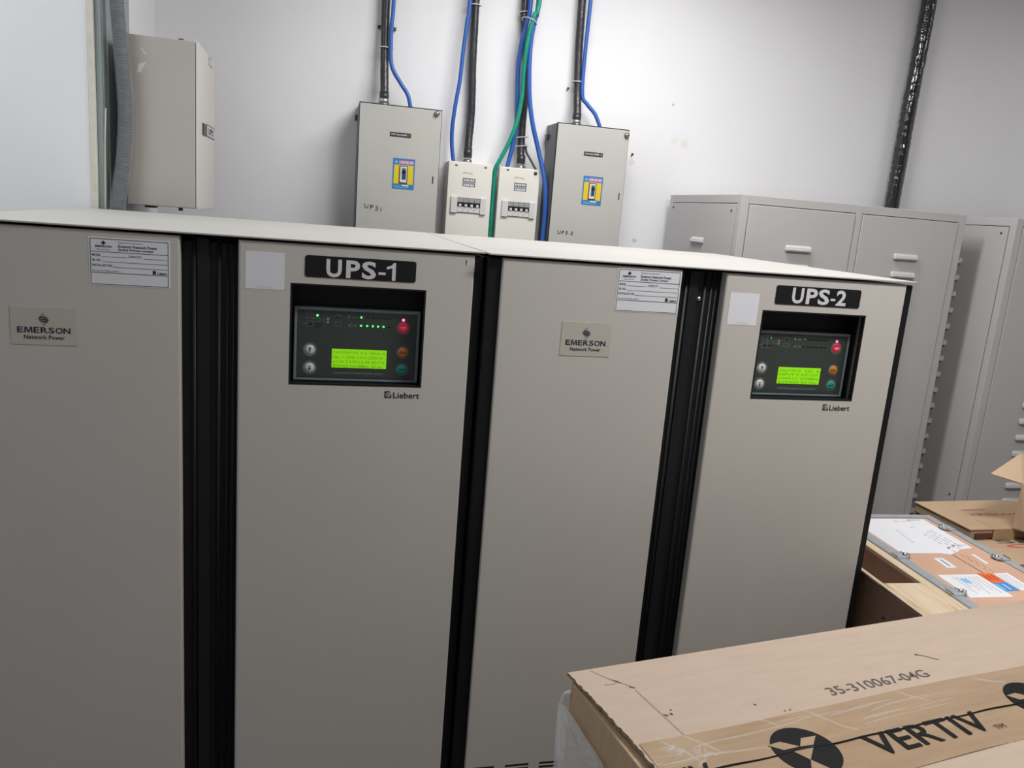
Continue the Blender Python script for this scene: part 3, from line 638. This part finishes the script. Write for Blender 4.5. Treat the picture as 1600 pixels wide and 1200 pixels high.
T, L = armoured('thick black cable into the top of the box hand-marked UPS-2', [(1.381, 2.03, TOPZ), (1.383, 2.03, 2.80), (1.385, 2.03, 2.683), (1.389, 2.03, 2.537), (1.396, 2.01, 2.339), (1.394, 1.98, 2.25), (1.392, yc, 2.215)], .0195, (2.191, 2.222, .022))
tie(T, 1.393-L.x, 2.02-L.y, 2.404-L.z, .027, .026)

def cable(pts, r, m, label, name='blue_cable', group='blue cables'):
    o = MB().tube(spline(pts, 10), r, m, 10).build(name); tag(o, label, 'cable', group); return o
cable([(.485, 1.995, TOPZ), (.481, 1.995, 2.66), (.477, 1.993, 2.564), (.476, 1.99, 2.472), (.484, 1.985, 2.371), (.527, 1.98, 2.300), (.563, 1.975, 2.25), (.580, 1.97, 2.19)], .0096, BLUEC, 'blue cable beside the black cable above the box hand-marked UPS 1')
cable([(.835, 2.0, TOPZ), (.832, 2.0, 2.702), (.825, 2.0, 2.608), (.814, 2.0, 2.466), (.807, 2.0, 2.341), (.793, 2.0, 2.233), (.785, 2.0, 2.125), (.788, 2.0, 2.047), (.801, 1.995, 1.965)], .0096, BLUEC, 'blue cable bowing left above the left small cream box')
cable([(1.128, 1.985, TOPZ), (1.119, 1.985, 2.739), (1.110, 1.99, 2.644), (1.092, 1.995, 2.547), (1.085, 2.0, 2.421), (1.093, 2.0, 2.285), (1.097, 2.0, 2.176), (1.088, 2.0, 2.085), (1.065, 1.995, 1.96)], .0108, BLUEC, 'blue cable partly behind the green cable, into the right small cream box')
cable([(1.165, 1.96, TOPZ), (1.150, 1.96, 2.726), (1.141, 1.96, 2.659), (1.130, 1.965, 2.563), (1.130, 1.965, 2.458), (1.142, 1.96, 2.305), (1.167, 1.955, 2.18), (1.205, 1.95, 2.06), (1.243, 1.93, 1.92), (1.2555, 1.92, 1.804), (1.2555, 1.915, 1.627), (1.250, 1.91, 1.3)], .0112, BLUEC, 'long blue cable passing between the right small box and the box marked UPS-2')
cable([(1.418, 1.99, TOPZ), (1.414, 1.995, 2.75), (1.412, 2.0, 2.5), (1.416, 1.995, 2.345), (1.444, 1.99, 2.302), (1.486, 1.98, 2.258), (1.520, 1.97, 2.19)], .0096, BLUEC, 'blue cable curving into the box hand-marked UPS-2')
cable([(1.175, 1.932, TOPZ), (1.149, 1.934, 2.737), (1.128, 1.936, 2.659), (1.109, 1.945, 2.553), (1.104, 1.960, 2.419), (1.107, 1.97, 2.303), (1.092, 1.97, 2.183), (1.060, 1.97, 2.081), (1.026, 1.97, 2.006), (1.0035, 1.975, 1.950), (1.002, 1.98, 1.874), (1.002, 1.985, 1.6)], .0105, GREENC, 'green cable curving down between the two small cream boxes', 'green_cable', None)
cable([(1.161, 2.040, 2.085), (1.166, 2.03, 2.050), (1.178, 2.0, 2.02), (1.214, 1.985, 1.962)], .0055, GREYC, 'short dark cable slanting into the top right of the right small box', 'dark_cable', None)
tag(MB().tube([(1.116+.034*math.cos(a), 1.975+.052*math.sin(a), 2.640-.012*math.cos(a)) for a in [2*PI*i/24 for i in range(25)]], .0026, TIE, 6, cap=False).build('cable_tie'), 'clear tie bundling the green and blue cables near the top', 'cable tie')
# wrapped pipe above the rack
pp = spline([(3.300, 2.02, TOPZ), (3.299, 2.02, 3.0), (3.297, 2.02, 2.84), (3.289, 2.02, 2.511), (3.288, 2.02, 2.206), (3.285, 2.02, 1.963), (3.28, 2.02, 1.2)], 26)
rr = random.Random(7); jit = [[1+rr.uniform(-.07, .10)*(1 if k < 12 else .5) for k in range(18)] for i in range(len(pp))]
tag(MB().tube(pp, .0385, WRAPB, 18, rf=lambda i, k: jit[i][k]).build('wrapped_pipe'), 'black pipe in shiny crinkled film rising above the grey rack', 'pipe')
for x, z, l in ((1.362, 2.377, 'dark wall plug left of the rightmost black cable'), (1.737, 2.095, 'dark wall plug right of the box hand-marked UPS-2')):
    mb = MB(); mb.disc(FRONT(YW), x, z, .0065, -.004, .003, DSTEEL, 10); mb.disc(FRONT(YW), x-.004, z-.010, .004, -.004, .001, DSTEEL, 8); tag(mb.build('wall_plug'), l, 'wall plug', 'wall plugs')

# ------------------------------------------------------------------ wooden crate with railed lid
T = thing('wooden_crate', 'plywood crate with hardboard lid, zinc edge rails and papers', 'crate', (2.025, .062, 0), -.053)
PZ = .76
LID = lambda z0: (lambda a, b, h: (a, b, z0+h))
LP = LID(PZ-.004)
yb, yf = .397, -.428; wL = .404
MB().box(.004, wL-.004, yf+.004, yb-.004, .02, PZ-.012, HARDD, .002).build('inner_box', T)
lid = MB().box(0, wL, yf, yb, PZ-.012, PZ-.004, HARDB, .001).build('lid', T)
def rail(n_, x0, x1, y0, y1, side):
    mb = MB(); mb.box(x0, x1, y0, y1, PZ-.004, PZ, ZINC, .0012)
    if side == 'l': mb.box(x0-.003, x0, y0, y1, PZ-.012, PZ, ZINC, .001)
    if side == 'r': mb.box(x1, x1+.003, y0, y1, PZ-.012, PZ, ZINC, .001)
    if side == 'b': mb.box(x0, x1, y1, y1+.003, PZ-.012, PZ, ZINC, .001)
    return mb.build('edge_rail', T)
rail(0, 0, .032, yf, yb, 'l'); rail(0, wL-.028, wL, yf, yb, 'r'); rail(0, .032, wL-.028, yb-.026, yb, 'b')
LZ = LID(PZ)
def latch(x, y, s):
    mb = MB(); mb.slab(LZ, x-.014, x+.014, y-.022, y+.022, 0, .0025, ZINC, .0008)
    mb.poly(LZ, [(x+s*.010, y-.026), (x+s*.032, y-.016), (x+s*.037, y), (x+s*.032, y+.016), (x+s*.010, y+.026)], 0, .003, ZINC)
    mb.dome(LZ, x+s*.022, y, .008, .002, .012, STEEL, 12); mb.tube([LZ(x+s*(.018+.020*math.sin(PI*i/10)), y-.02+.04*i/10, .006) for i in range(11)], .0016, STEEL, 6)
    mb.slab(LZ, x-s*.016-.003, x-s*.016+.003, y-.014, y+.014, -.008, .005, STEEL, .001)
    mb.build('butterfly_latch', T)
latch(.016, .033, 1); latch(.016, -.224, 1); latch(wL-.014, .270, -1); latch(wL-.014, .015, -1)
lt = MB(); lt.slab(LZ, .045, .12, yb-.012, yb-.006, 0, .008, STEEL, .001); lt.slab(LZ, .06, .10, yb-.02, yb-.002, .006, .012, ZINC, .002); lt.build('hasp', T)
# papers on the lid (local coordinates of the lid)
def G(x, y): a = -.05; dx, dy = x-1.978, y; return (1.031*(dx*math.cos(a)+dy*math.sin(a)), 1.031*(-dx*math.sin(a)+dy*math.cos(a)))
def sheet(pts, m=PAPER2, h0=0, h=.0009): mb = MB(); mb.poly(LP, [G(*p) for p in pts], h0, h, m); return mb
def gline(mb, p, q, t, m=DINK, h=.0012):
    (x0, y0), (x1, y1) = G(*p), G(*q); d = Vector((x1-x0, y1-y0)).normalized(); n_ = Vector((-d.y, d.x))*t
    mb.poly(LP, [(x0-n_.x, y0-n_.y), (x1-n_.x, y1-n_.y), (x1+n_.x, y1+n_.y), (x0+n_.x, y0+n_.y)], .0005, h, m)
mb = sheet([(2.045, .346), (2.339, .333), (2.322, .110), (2.322, .082), (2.262, .072), (2.240, .055), (2.196, .037), (2.170, .048), (2.026, .055), (2.036, .226)])
for y in (.20, .19, .18): pass
gline(mb, (2.266, .328), (2.319, .325), .0014); gline(mb, (2.266, .328), (2.268, .318), .0016); gline(mb, (2.263, .107), (2.313, .104), .0014); gline(mb, (2.263, .107), (2.258, .090), .0018); gline(mb, (2.235, .092), (2.229, .080), .0030)
for r_ in range(4):
    yy = .235; xx = 2.285-.018*r_
    for q in range(7): 
        if random.random() < .85: gline(mb, (xx-.003*random.random(), yy-.022*q-.012*r_+.0), (xx+.001, yy-.022*q-.009-.006*random.random()-.012*r_), .0013)
gline(mb, (2.150, .24), (2.135, .13), .0010, GREYI)
for q in range(3): gline(mb, (2.2+.03*q, .318), (2.222+.03*q, .316), .0012, GREYI)
gline(mb, (2.225, .262), (2.243, .258), .0016, GREYI)
lab(mb.build('paper_sheet', T), 'torn white paper with handwriting at the far end')
mb = sheet([(2.110, .014), (2.145, .012), (2.138, -.056), (2.102, -.058)]); gline(mb, (2.127, .002), (2.121, -.046), .004, GREYI); lab(mb.build('paper_label', T), 'small white label')
mb = sheet([(2.273, .034), (2.284, .036), (2.276, -.036), (2.264, -.038)]); lab(mb.build('paper_label', T), 'narrow white strip')
mb = sheet([(2.027, -.100), (2.168, -.105), (2.160, -.250), (2.015, -.245)])
for q in range(7): gline(mb, (2.150-.014*q, -.118), (2.143-.014*q, -.225+.02*(q % 3)), .0010, GREYI)
mb.slab(LP, *[G(2.08, -.16)[0], G(2.10, -.16)[0]], G(2.08, -.16)[1], G(2.08, -.13)[1], .0005, .0013, SKYL)
lab(mb.build('paper_label', T), 'large white shipping label')
mb = sheet([(2.171, -.098), (2.223, -.102), (2.218, -.161), (2.166, -.161)], ORANGE, 0, .0010)
for q in range(3): gline(mb, (2.210-.014*q, -.112), (2.206-.014*q, -.148), .0018, DINK, .0014)
lab(mb.build('shipping_sticker', T), 'orange sticker')
mb = sheet([(2.168, -.165), (2.218, -.164), (2.216, -.214), (2.164, -.215)], SKYB, 0, .0010); gline(mb, (2.173, -.17), (2.170, -.211), .004, SKYL, .0014); gline(mb, (2.195, -.172), (2.192, -.208), .002, PAPER, .0014)
lab(mb.build('shipping_sticker', T), 'blue sticker')
mb = sheet([(2.226, -.106), (2.281, -.101), (2.268, -.215), (2.221, -.215)])
for q in range(3): gline(mb, (2.262-.013*q, -.112), (2.255-.013*q, -.200), .0010, GREYI)
lab(mb.build('paper_label', T), 'white label beside the orange sticker')
mb = MB()
for q in range(12):
    y = .032-.0108*q
    gline(mb, (2.202-.0004*q, y), (2.2015-.0004*q, y-.007), .0018, DINK, .0011)
    if q % 3 != 2: gline(mb, (2.232-.0004*q, y), (2.2315-.0004*q, y-.005), .0012, CREASE, .0011); gline(mb, (2.245-.0004*q, y-.01), (2.2445-.0004*q, y-.016), .0010, CREASE, .0011)
gline(mb, (2.064, -.317), (2.088, -.325), .003, DINK, .0011)
st = lab(mb.build('stencil_print', T), 'faded dark stencilled line on the lid'); st['kind'] = 'stuff'
# plywood side tray with its cut-out
ZT = .754; OX = -.176; cut = -.149
MB().box(OX, OX+.010, yf, yb, .02, ZT-.002, HARDD, .001).build('outer_board', T)
MB().box(OX-.0005, OX+.012, cut-.002, yb, ZT-.006, ZT, WOODE, .001).build('rim', T)
MB().box(OX, -.036, yf, cut, ZT-.012, ZT, WOOD, .001).build('side_plank', T)
MB().box(-.0355, -.0032, yf, yb, ZT-.012, ZT+.0005, WOOD, .001).build('side_plank', T)
MB().box(-.036, .004, yf, yb, .1, ZT-.012, HARDC).build('inner_wall', T)
MB().box(OX+.010, .004, yf, yb, .66, .67, HARDC).build('tray_floor', T)
MB().box(OX, .004, yb-.01, yb, .02, ZT-.012, HARDD).build('end_board', T); MB().box(OX, .004, yf, yf+.01, .02, ZT-.012, HARDD).build('end_board', T)
mb = MB(); mb.slab(lambda a, b, h: (OX-.0002-h, a, b), -.20, -.185, .66, .667, 0, .0006, DARK); mb.build('nail_hole', T)

# ------------------------------------------------------------------ cartons at the right
def carton(name, loc, rz, L, D, z0, z1, m, label, group='brown cartons'):
    T = thing(name, label, 'box', loc, rz, group)
    mb = MB(); mb.box(0, L, 0, D, z0, z1-.004, m, .003); mb.build('body', T)
    return T
T = carton('carton', (2.482, .056, 0), .0, .78, .48, 0, .734, CARDB, 'brown carton at the right beneath the flat carton', 'brown cartons')
C1 = LID(.734)
mb = MB(); mb.box(0, .78, .0, .48, .7302, .734, CARDB, .001); fl = mb.build('flap', T)
def sketch_text(mb, P, s_, a0, a1, b0, b1, m): mb.text(P, s_, a0, a1, b0, b1, .0006, m, .02)
mb = MB(); sketch_text(mb, C1, 'SIV', .09, .33, .168, .200, DINK); sketch_text(mb, C1, 'CU', .10, .33, .128, .160, REDI); lab(mb.build('printing', fl), 'partly hidden black and red print')
T = carton('flat_carton', (2.478, .263, .7357), .02, .78, .275, 0, .038, CARDB, 'flat brown carton lying on the carton by the grey racks', 'brown cartons')
mb = MB(); mb.box(-.004, .784, -.003, .279, .034, .0385, CARDB, .0012); fl = mb.build('flap', T)
FA = LID(.0385); mb = MB(); 
mb.text(FA, 'POWER', .155, .40, .120, .142, .0006, REDI, .01); mb.text(FA, 'HANDLE WITH', .125, .235, .172, .186, .0006, REDI, 0); mb.disc(FA, .135, .132, .012, .0002, .0006, REDI, 3)
lab(mb.build('printing', fl), 'faded red print')
mb = MB(); mb.box(.100, .188, -.006, .075, .0386, .0396, TAPE2, .0004); mb.box(.096, .192, -.0075, -.005, -.001, .0394, TAPE2, .0004); lab(mb.build('tape', T), 'strip of brown tape over the front edge')
mb = MB(); mb.box(.02, .10, -.005, 0, .004, .022, MAROON, .001); mb.build('torn_edge', T)
# open box with a raised flap
OA = -1.1
T = thing('open_carton', 'open brown carton with a raised flap at the right edge', 'box', (2.653, .260, .7762), OA, 'brown cartons')
mb = MB(); a, t_, dp = .22, .005, .32
mb.box(0, a, 0, t_, 0, .172, CARDT, .001); mb.box(0, a, dp-t_, dp, 0, .172, CARDB, .001); mb.box(0, t_, t_, dp-t_, 0, .172, CARDB, .001); mb.box(a-t_, a, t_, dp-t_, 0, .172, CARDB, .001); mb.box(0, a, 0, dp, 0, .004, CARDB)
mb.build('body', T)
R_ = Matrix.Rotation(-OA, 3, 'Z')
def toL(x, y, z): v = R_ @ Vector((x-2.653, y-.260, 0)); return (v.x, v.y, z-.7762)
def flap(pts, th, m):
    mb = MB(); P = [Vector(p) for p in pts]; nrm = (P[1]-P[0]).cross(P[2]-P[0]).normalized()*th
    n_ = len(P); mb.add([p for p in P]+[p+nrm for p in P], [list(range(n_)), list(range(n_, 2*n_))[::-1]]+[[i, (i+1) % n_, n_+(i+1) % n_, n_+i] for i in range(n_)], m); return mb.build('flap', T)
flap([(0, .0, .172), toL(2.533, .284, .977), toL(2.533+.25, .284+.127, 1.015), (.0, dp, .172)], .004, CARDT)
flap([(a, 0, .172), (a, dp, .172), (a+.10, dp-.02, .10), (a+.10, .02, .10)], .004, CARDB)
flap([(0, dp, .172), (a, dp, .172), (a-.01, dp+.10, .11), (.01, dp+.10, .11)], .004, CARDB)

# ------------------------------------------------------------------ carton in the foreground
T = thing('large_carton', 'big taped brown carton in the foreground lettered VERTIV', 'box', (.667, -.669, 0), math.radians(8.8))
ZV = .90; L, D = 1.74, .64                                            # local: +x along the back edge, -y towards the camera
VP = lambda a, b, h: (a, -b, ZV+h)
rnd = random.Random(3)
mb = MB(); mb.box(.006, L-.01, -D+.006, -.006, .0, ZV-.016, CARDB, .004); mb.build('body', T)
# sunken rim below the torn top edge
mb = MB(); mb.box(.05, L-.02, -D+.02, -.008, ZV-.017, ZV-.0075, CARDB); mb.build('inner_flap', T)
def torn(b0, b1):                                                     # ragged left edge of a top flap
    e = []; n_ = 46
    for i in range(n_+1):
        b = b0+(b1-b0)*i/n_; a = .0165*min(1, b/.28)+.012*math.sin(b*9)*.25+rnd.uniform(-.0022, .0022)
        e.append((a, b))
    return e
for b0, b1, nm in ((.0, .3185, 'far'), (.3225, D, 'near')):
    e = torn(b0, b1); pts = [(L, b1), (L, b0)] + e
    mb = MB(); n_ = len(pts)
    ed = lambda a, b: ZV-.004 if a < .02 and b < .02 else ZV
    vs = [(a, -b, ZV) for a, b in pts]+[(a, -b, ZV-.007) for a, b in pts]
    mb.add(vs, [list(range(n_))], CARD); mb.add(vs, [list(range(n_, 2*n_))[::-1]]+[[i, n_+i, n_+(i+1) % n_, (i+1) % n_] for i in range(n_)], CARDE)
    fl = mb.build('top_flap', T)
    if nm == 'far': far = fl
# creases pressed in the far flap and small tears
mb = MB()
def cr(pts, w_, m, h=.0008):
    for (a0, b0), (a1, b1) in zip(pts, pts[1:]):
        d = Vector((a1-a0, b1-b0)).normalized(); n_ = Vector((-d.y, d.x))*w_
        mb.poly(VP, [(a0-n_.x, b0-n_.y), (a1-n_.x, b1-n_.y), (a1+n_.x, b1+n_.y), (a0+n_.x, b0+n_.y)], -.001, h, m)
cr([(.099, .086), (.104, .14), (.107, .17), (.112, .225)], .0016, CREASE); cr([(.046, .006), (.060, .030), (.069, .042), (.082, .056), (.101, .079)], .0009, CREASE); cr([(.072, .046), (.082, .058)], .0013, DINK); cr([(.092, .074), (.101, .080)], .0014, DINK)
cr([(.05, .055), (.062, .058), (.075, .056)], .0008, CREASE)
cr([(.108, .166), (.115, .172)], .002, DINK); cr([(.121, .168), (.126, .169)], .0028, DINK); cr([(.127, .158), (.131, .158)], .0012, DINK)
cr([(.292, .185), (.296, .187)], .002, DINK); cr([(.335, .217), (.338, .217)], .0014, DINK); cr([(.346, .217), (.351, .2175)], .0008, DINK)
cr([(.759, .129), (.764, .131)], .0028, DINK); cr([(.764, .131), (.772, .137), (.781, .145), (.788, .154), (.796, .159)], .0009, DINK)
st = lab(mb.build('crease', far), 'creases and small tears'); st['kind'] = 'stuff'
mb = MB(); mb.text(VP, '35-310067-04G', .464, .722, .203, .178, .0007, DINK, .008); lab(mb.build('printing', far), 'grey printed number')
# brown tape over the seam with wrinkles, and the print under it
tp = MB(); NA, NB = 90, 8
vs = []; 
for i in range(NA+1):
    for j in range(NB+1):
        a = .022+(L-.03)*i/NA; b = .226+.184*j/NB+(.003*math.sin(a*7) if j in (0, NB) else 0)
        hgt = .0012+.0007*math.sin(a*23+j*1.3)*math.sin(j*.9+a*5)
        vs.append(VP(a, b, hgt))
tp.add(vs, [[i*(NB+1)+j, i*(NB+1)+j+1, (i+1)*(NB+1)+j+1, (i+1)*(NB+1)+j] for i in range(NA) for j in range(NB)], TAPE, True)
tape = tp.build('packing_tape', T); lab(tape, 'wide shiny brown tape along the seam')
mb = MB(); h = .0040
def vtube(pts, r, m): mb.tube([VP(a, b, hh) for a, b, hh in pts], r, m, 6)
c0, w0, R0 = .293, .321, .0592
mb = MB(); mb.disc(VP, c0, w0, R0, .0015, .0028, PRINT, 40)
for q in ([(.2345, .293), (.262, .2905), (.288, .311), (.254, .311)], [(.306, .293), (.337, .295), (.315, .314), (.289, .311)], [(.268, .318), (.313, .317), (.282, .344)], [(.282, .344), (.262, .369), (.273, .3765), (.292, .380), (.303, .3785)]):
    mb.poly(VP, q, .002, .0031, TAPE)
lab(mb.build('emblem', tape), 'black round emblem with pale cross')
mb = MB(); mb.text(VP, 'VERTIV', .412, .690, .371, .318, .0030, PRINT, .012); mb.text(VP, 'TM', .690, .715, .374, .363, .0030, PRINT, 0)
lab(mb.build('lettering', tape), 'bold black capitals')
mb = MB(); mb.disc(VP, .862, w0+.006, R0*.98, .0015, .0028, PRINT, 40)
for q in ([(.812, .300), (.838, .298), (.860, .318), (.826, .318)], [(.876, .300), (.905, .302), (.884, .320), (.862, .318)], [(.838, .325), (.882, .324), (.852, .350)]): mb.poly(VP, q, .002, .0031, TAPE)
lab(mb.build('emblem', tape), 'black round emblem with pale cross')
mb = MB(); mb.text(VP, 'TIV', .018, .105, .345, .300, .0030, PRINT, .012); lab(mb.build('lettering', tape), 'crumpled black capitals')
mb = MB(); vtube([(.022+(.86)*i/40, .3165+.009*i/40+.0012*math.sin(i*.9), .0026) for i in range(41)], .0013, PRINT); pass
lab(mb.build('seam', T), 'dark gap where the two flaps meet')
mb = MB()
def ribbon(pts, w_, h_, m):
    sp = spline([(a, b, 0) for a, b in pts], 6); vs = []; n_ = len(sp)
    for i, p in enumerate(sp):
        d = (sp[min(i+1, n_-1)]-sp[max(i-1, 0)]).normalized(); q = Vector((-d.y, d.x))*w_*(.35+.65*math.sin(PI*(i+.3)/(n_-.4)))*rnd.uniform(.7, 1.2)
        vs += [VP(p.x-q.x, p.y-q.y, .0003), VP(p.x, p.y, h_), VP(p.x+q.x, p.y+q.y, .0003)]
    mb.add(vs, [[3*i+j, 3*i+j+1, 3*i+j+4, 3*i+j+3] for i in range(n_-1) for j in range(2)], m, True)
for pts in ([(.107, .261), (.16, .256), (.22, .256), (.324, .252), (.36, .246), (.443, .247)], [(.05, .285), (.12, .283), (.19, .290), (.235, .294)], [(.37, .228), (.385, .245), (.395, .262), (.41, .285), (.43, .300)], [(.50, .262), (.56, .254), (.66, .252)], [(.80, .232), (.83, .25), (.86, .262)], [(.105, .226), (.125, .25), (.14, .270), (.15, .29)], [(.06, .23), (.075, .25), (.09, .27), (.10, .30)], [(.27, .228), (.285, .24), (.295, .258)], [(.60, .228), (.62, .25), (.64, .27)]):
    ribbon(pts, .0034, .0030, FILMR)
for q in range(9):
    a = rnd.uniform(.03, .11); b = rnd.uniform(.24, .33); ribbon([(a, b), (a+rnd.uniform(.006, .02), b+rnd.uniform(-.01, .01)), (a+rnd.uniform(.02, .03), b+rnd.uniform(-.012, .012))], .004, .006, FILMR)
for q in range(9):
    a = rnd.uniform(.11, .75); b = rnd.uniform(.24, .305); ribbon([(a, b), (a+.05, b-.003), (a+.11, b-.004)], .004, .0022, FILMR)
st = lab(mb.build('tape_wrinkle', tape), 'pale glossy wrinkles in the tape'); st['kind'] = 'stuff'
for pts in ([(.535, .0), (.575, .07), (.609, .153), (.635, .224)], [(.862, .0), (.874, .039), (.900, .15), (.920, .224)], [(.20, .05), (.24, .14), (.27, .222)], [(.335, .06), (.36, .15), (.37, .224)], [(1.02, .0), (1.05, .12), (1.07, .224)]):
    mb = MB(); ribbon(pts, .0030, .0010, FILMS); mb.build('film_crease', far)
# stretch film hanging over the left side
fm = MB(); NB, NZ = 26, 14; vs = []
for i in range(NB+1):
    for j in range(NZ+1):
        b = -.004+D*i/NB; z = ZV-.050-.03*math.sin(b*7)-.012*math.exp(-b*60)-.84*(j/NZ)
        a = .002-.010*math.sin(b*11+z*6)**2-.004*(1-j/NZ)-.003*rnd.random()
        vs.append((a, -b, max(z, .004)))
fm.add(vs, [[i*(NZ+1)+j, i*(NZ+1)+j+1, (i+1)*(NZ+1)+j+1, (i+1)*(NZ+1)+j] for i in range(NB) for j in range(NZ)], FILM, True)
lab(fm.build('stretch_film', T), 'loose clear film over the left side')
mb = MB(); mb.tube(spline([(.004, -.010, ZV-.035), (-.004, .000, ZV-.05), (-.007, .000, ZV-.09), (-.006, -.01, ZV-.16), (-.006, -.03, ZV-.28)], 8), .004, FILM, 8); mb.build('film_roll_edge', T)
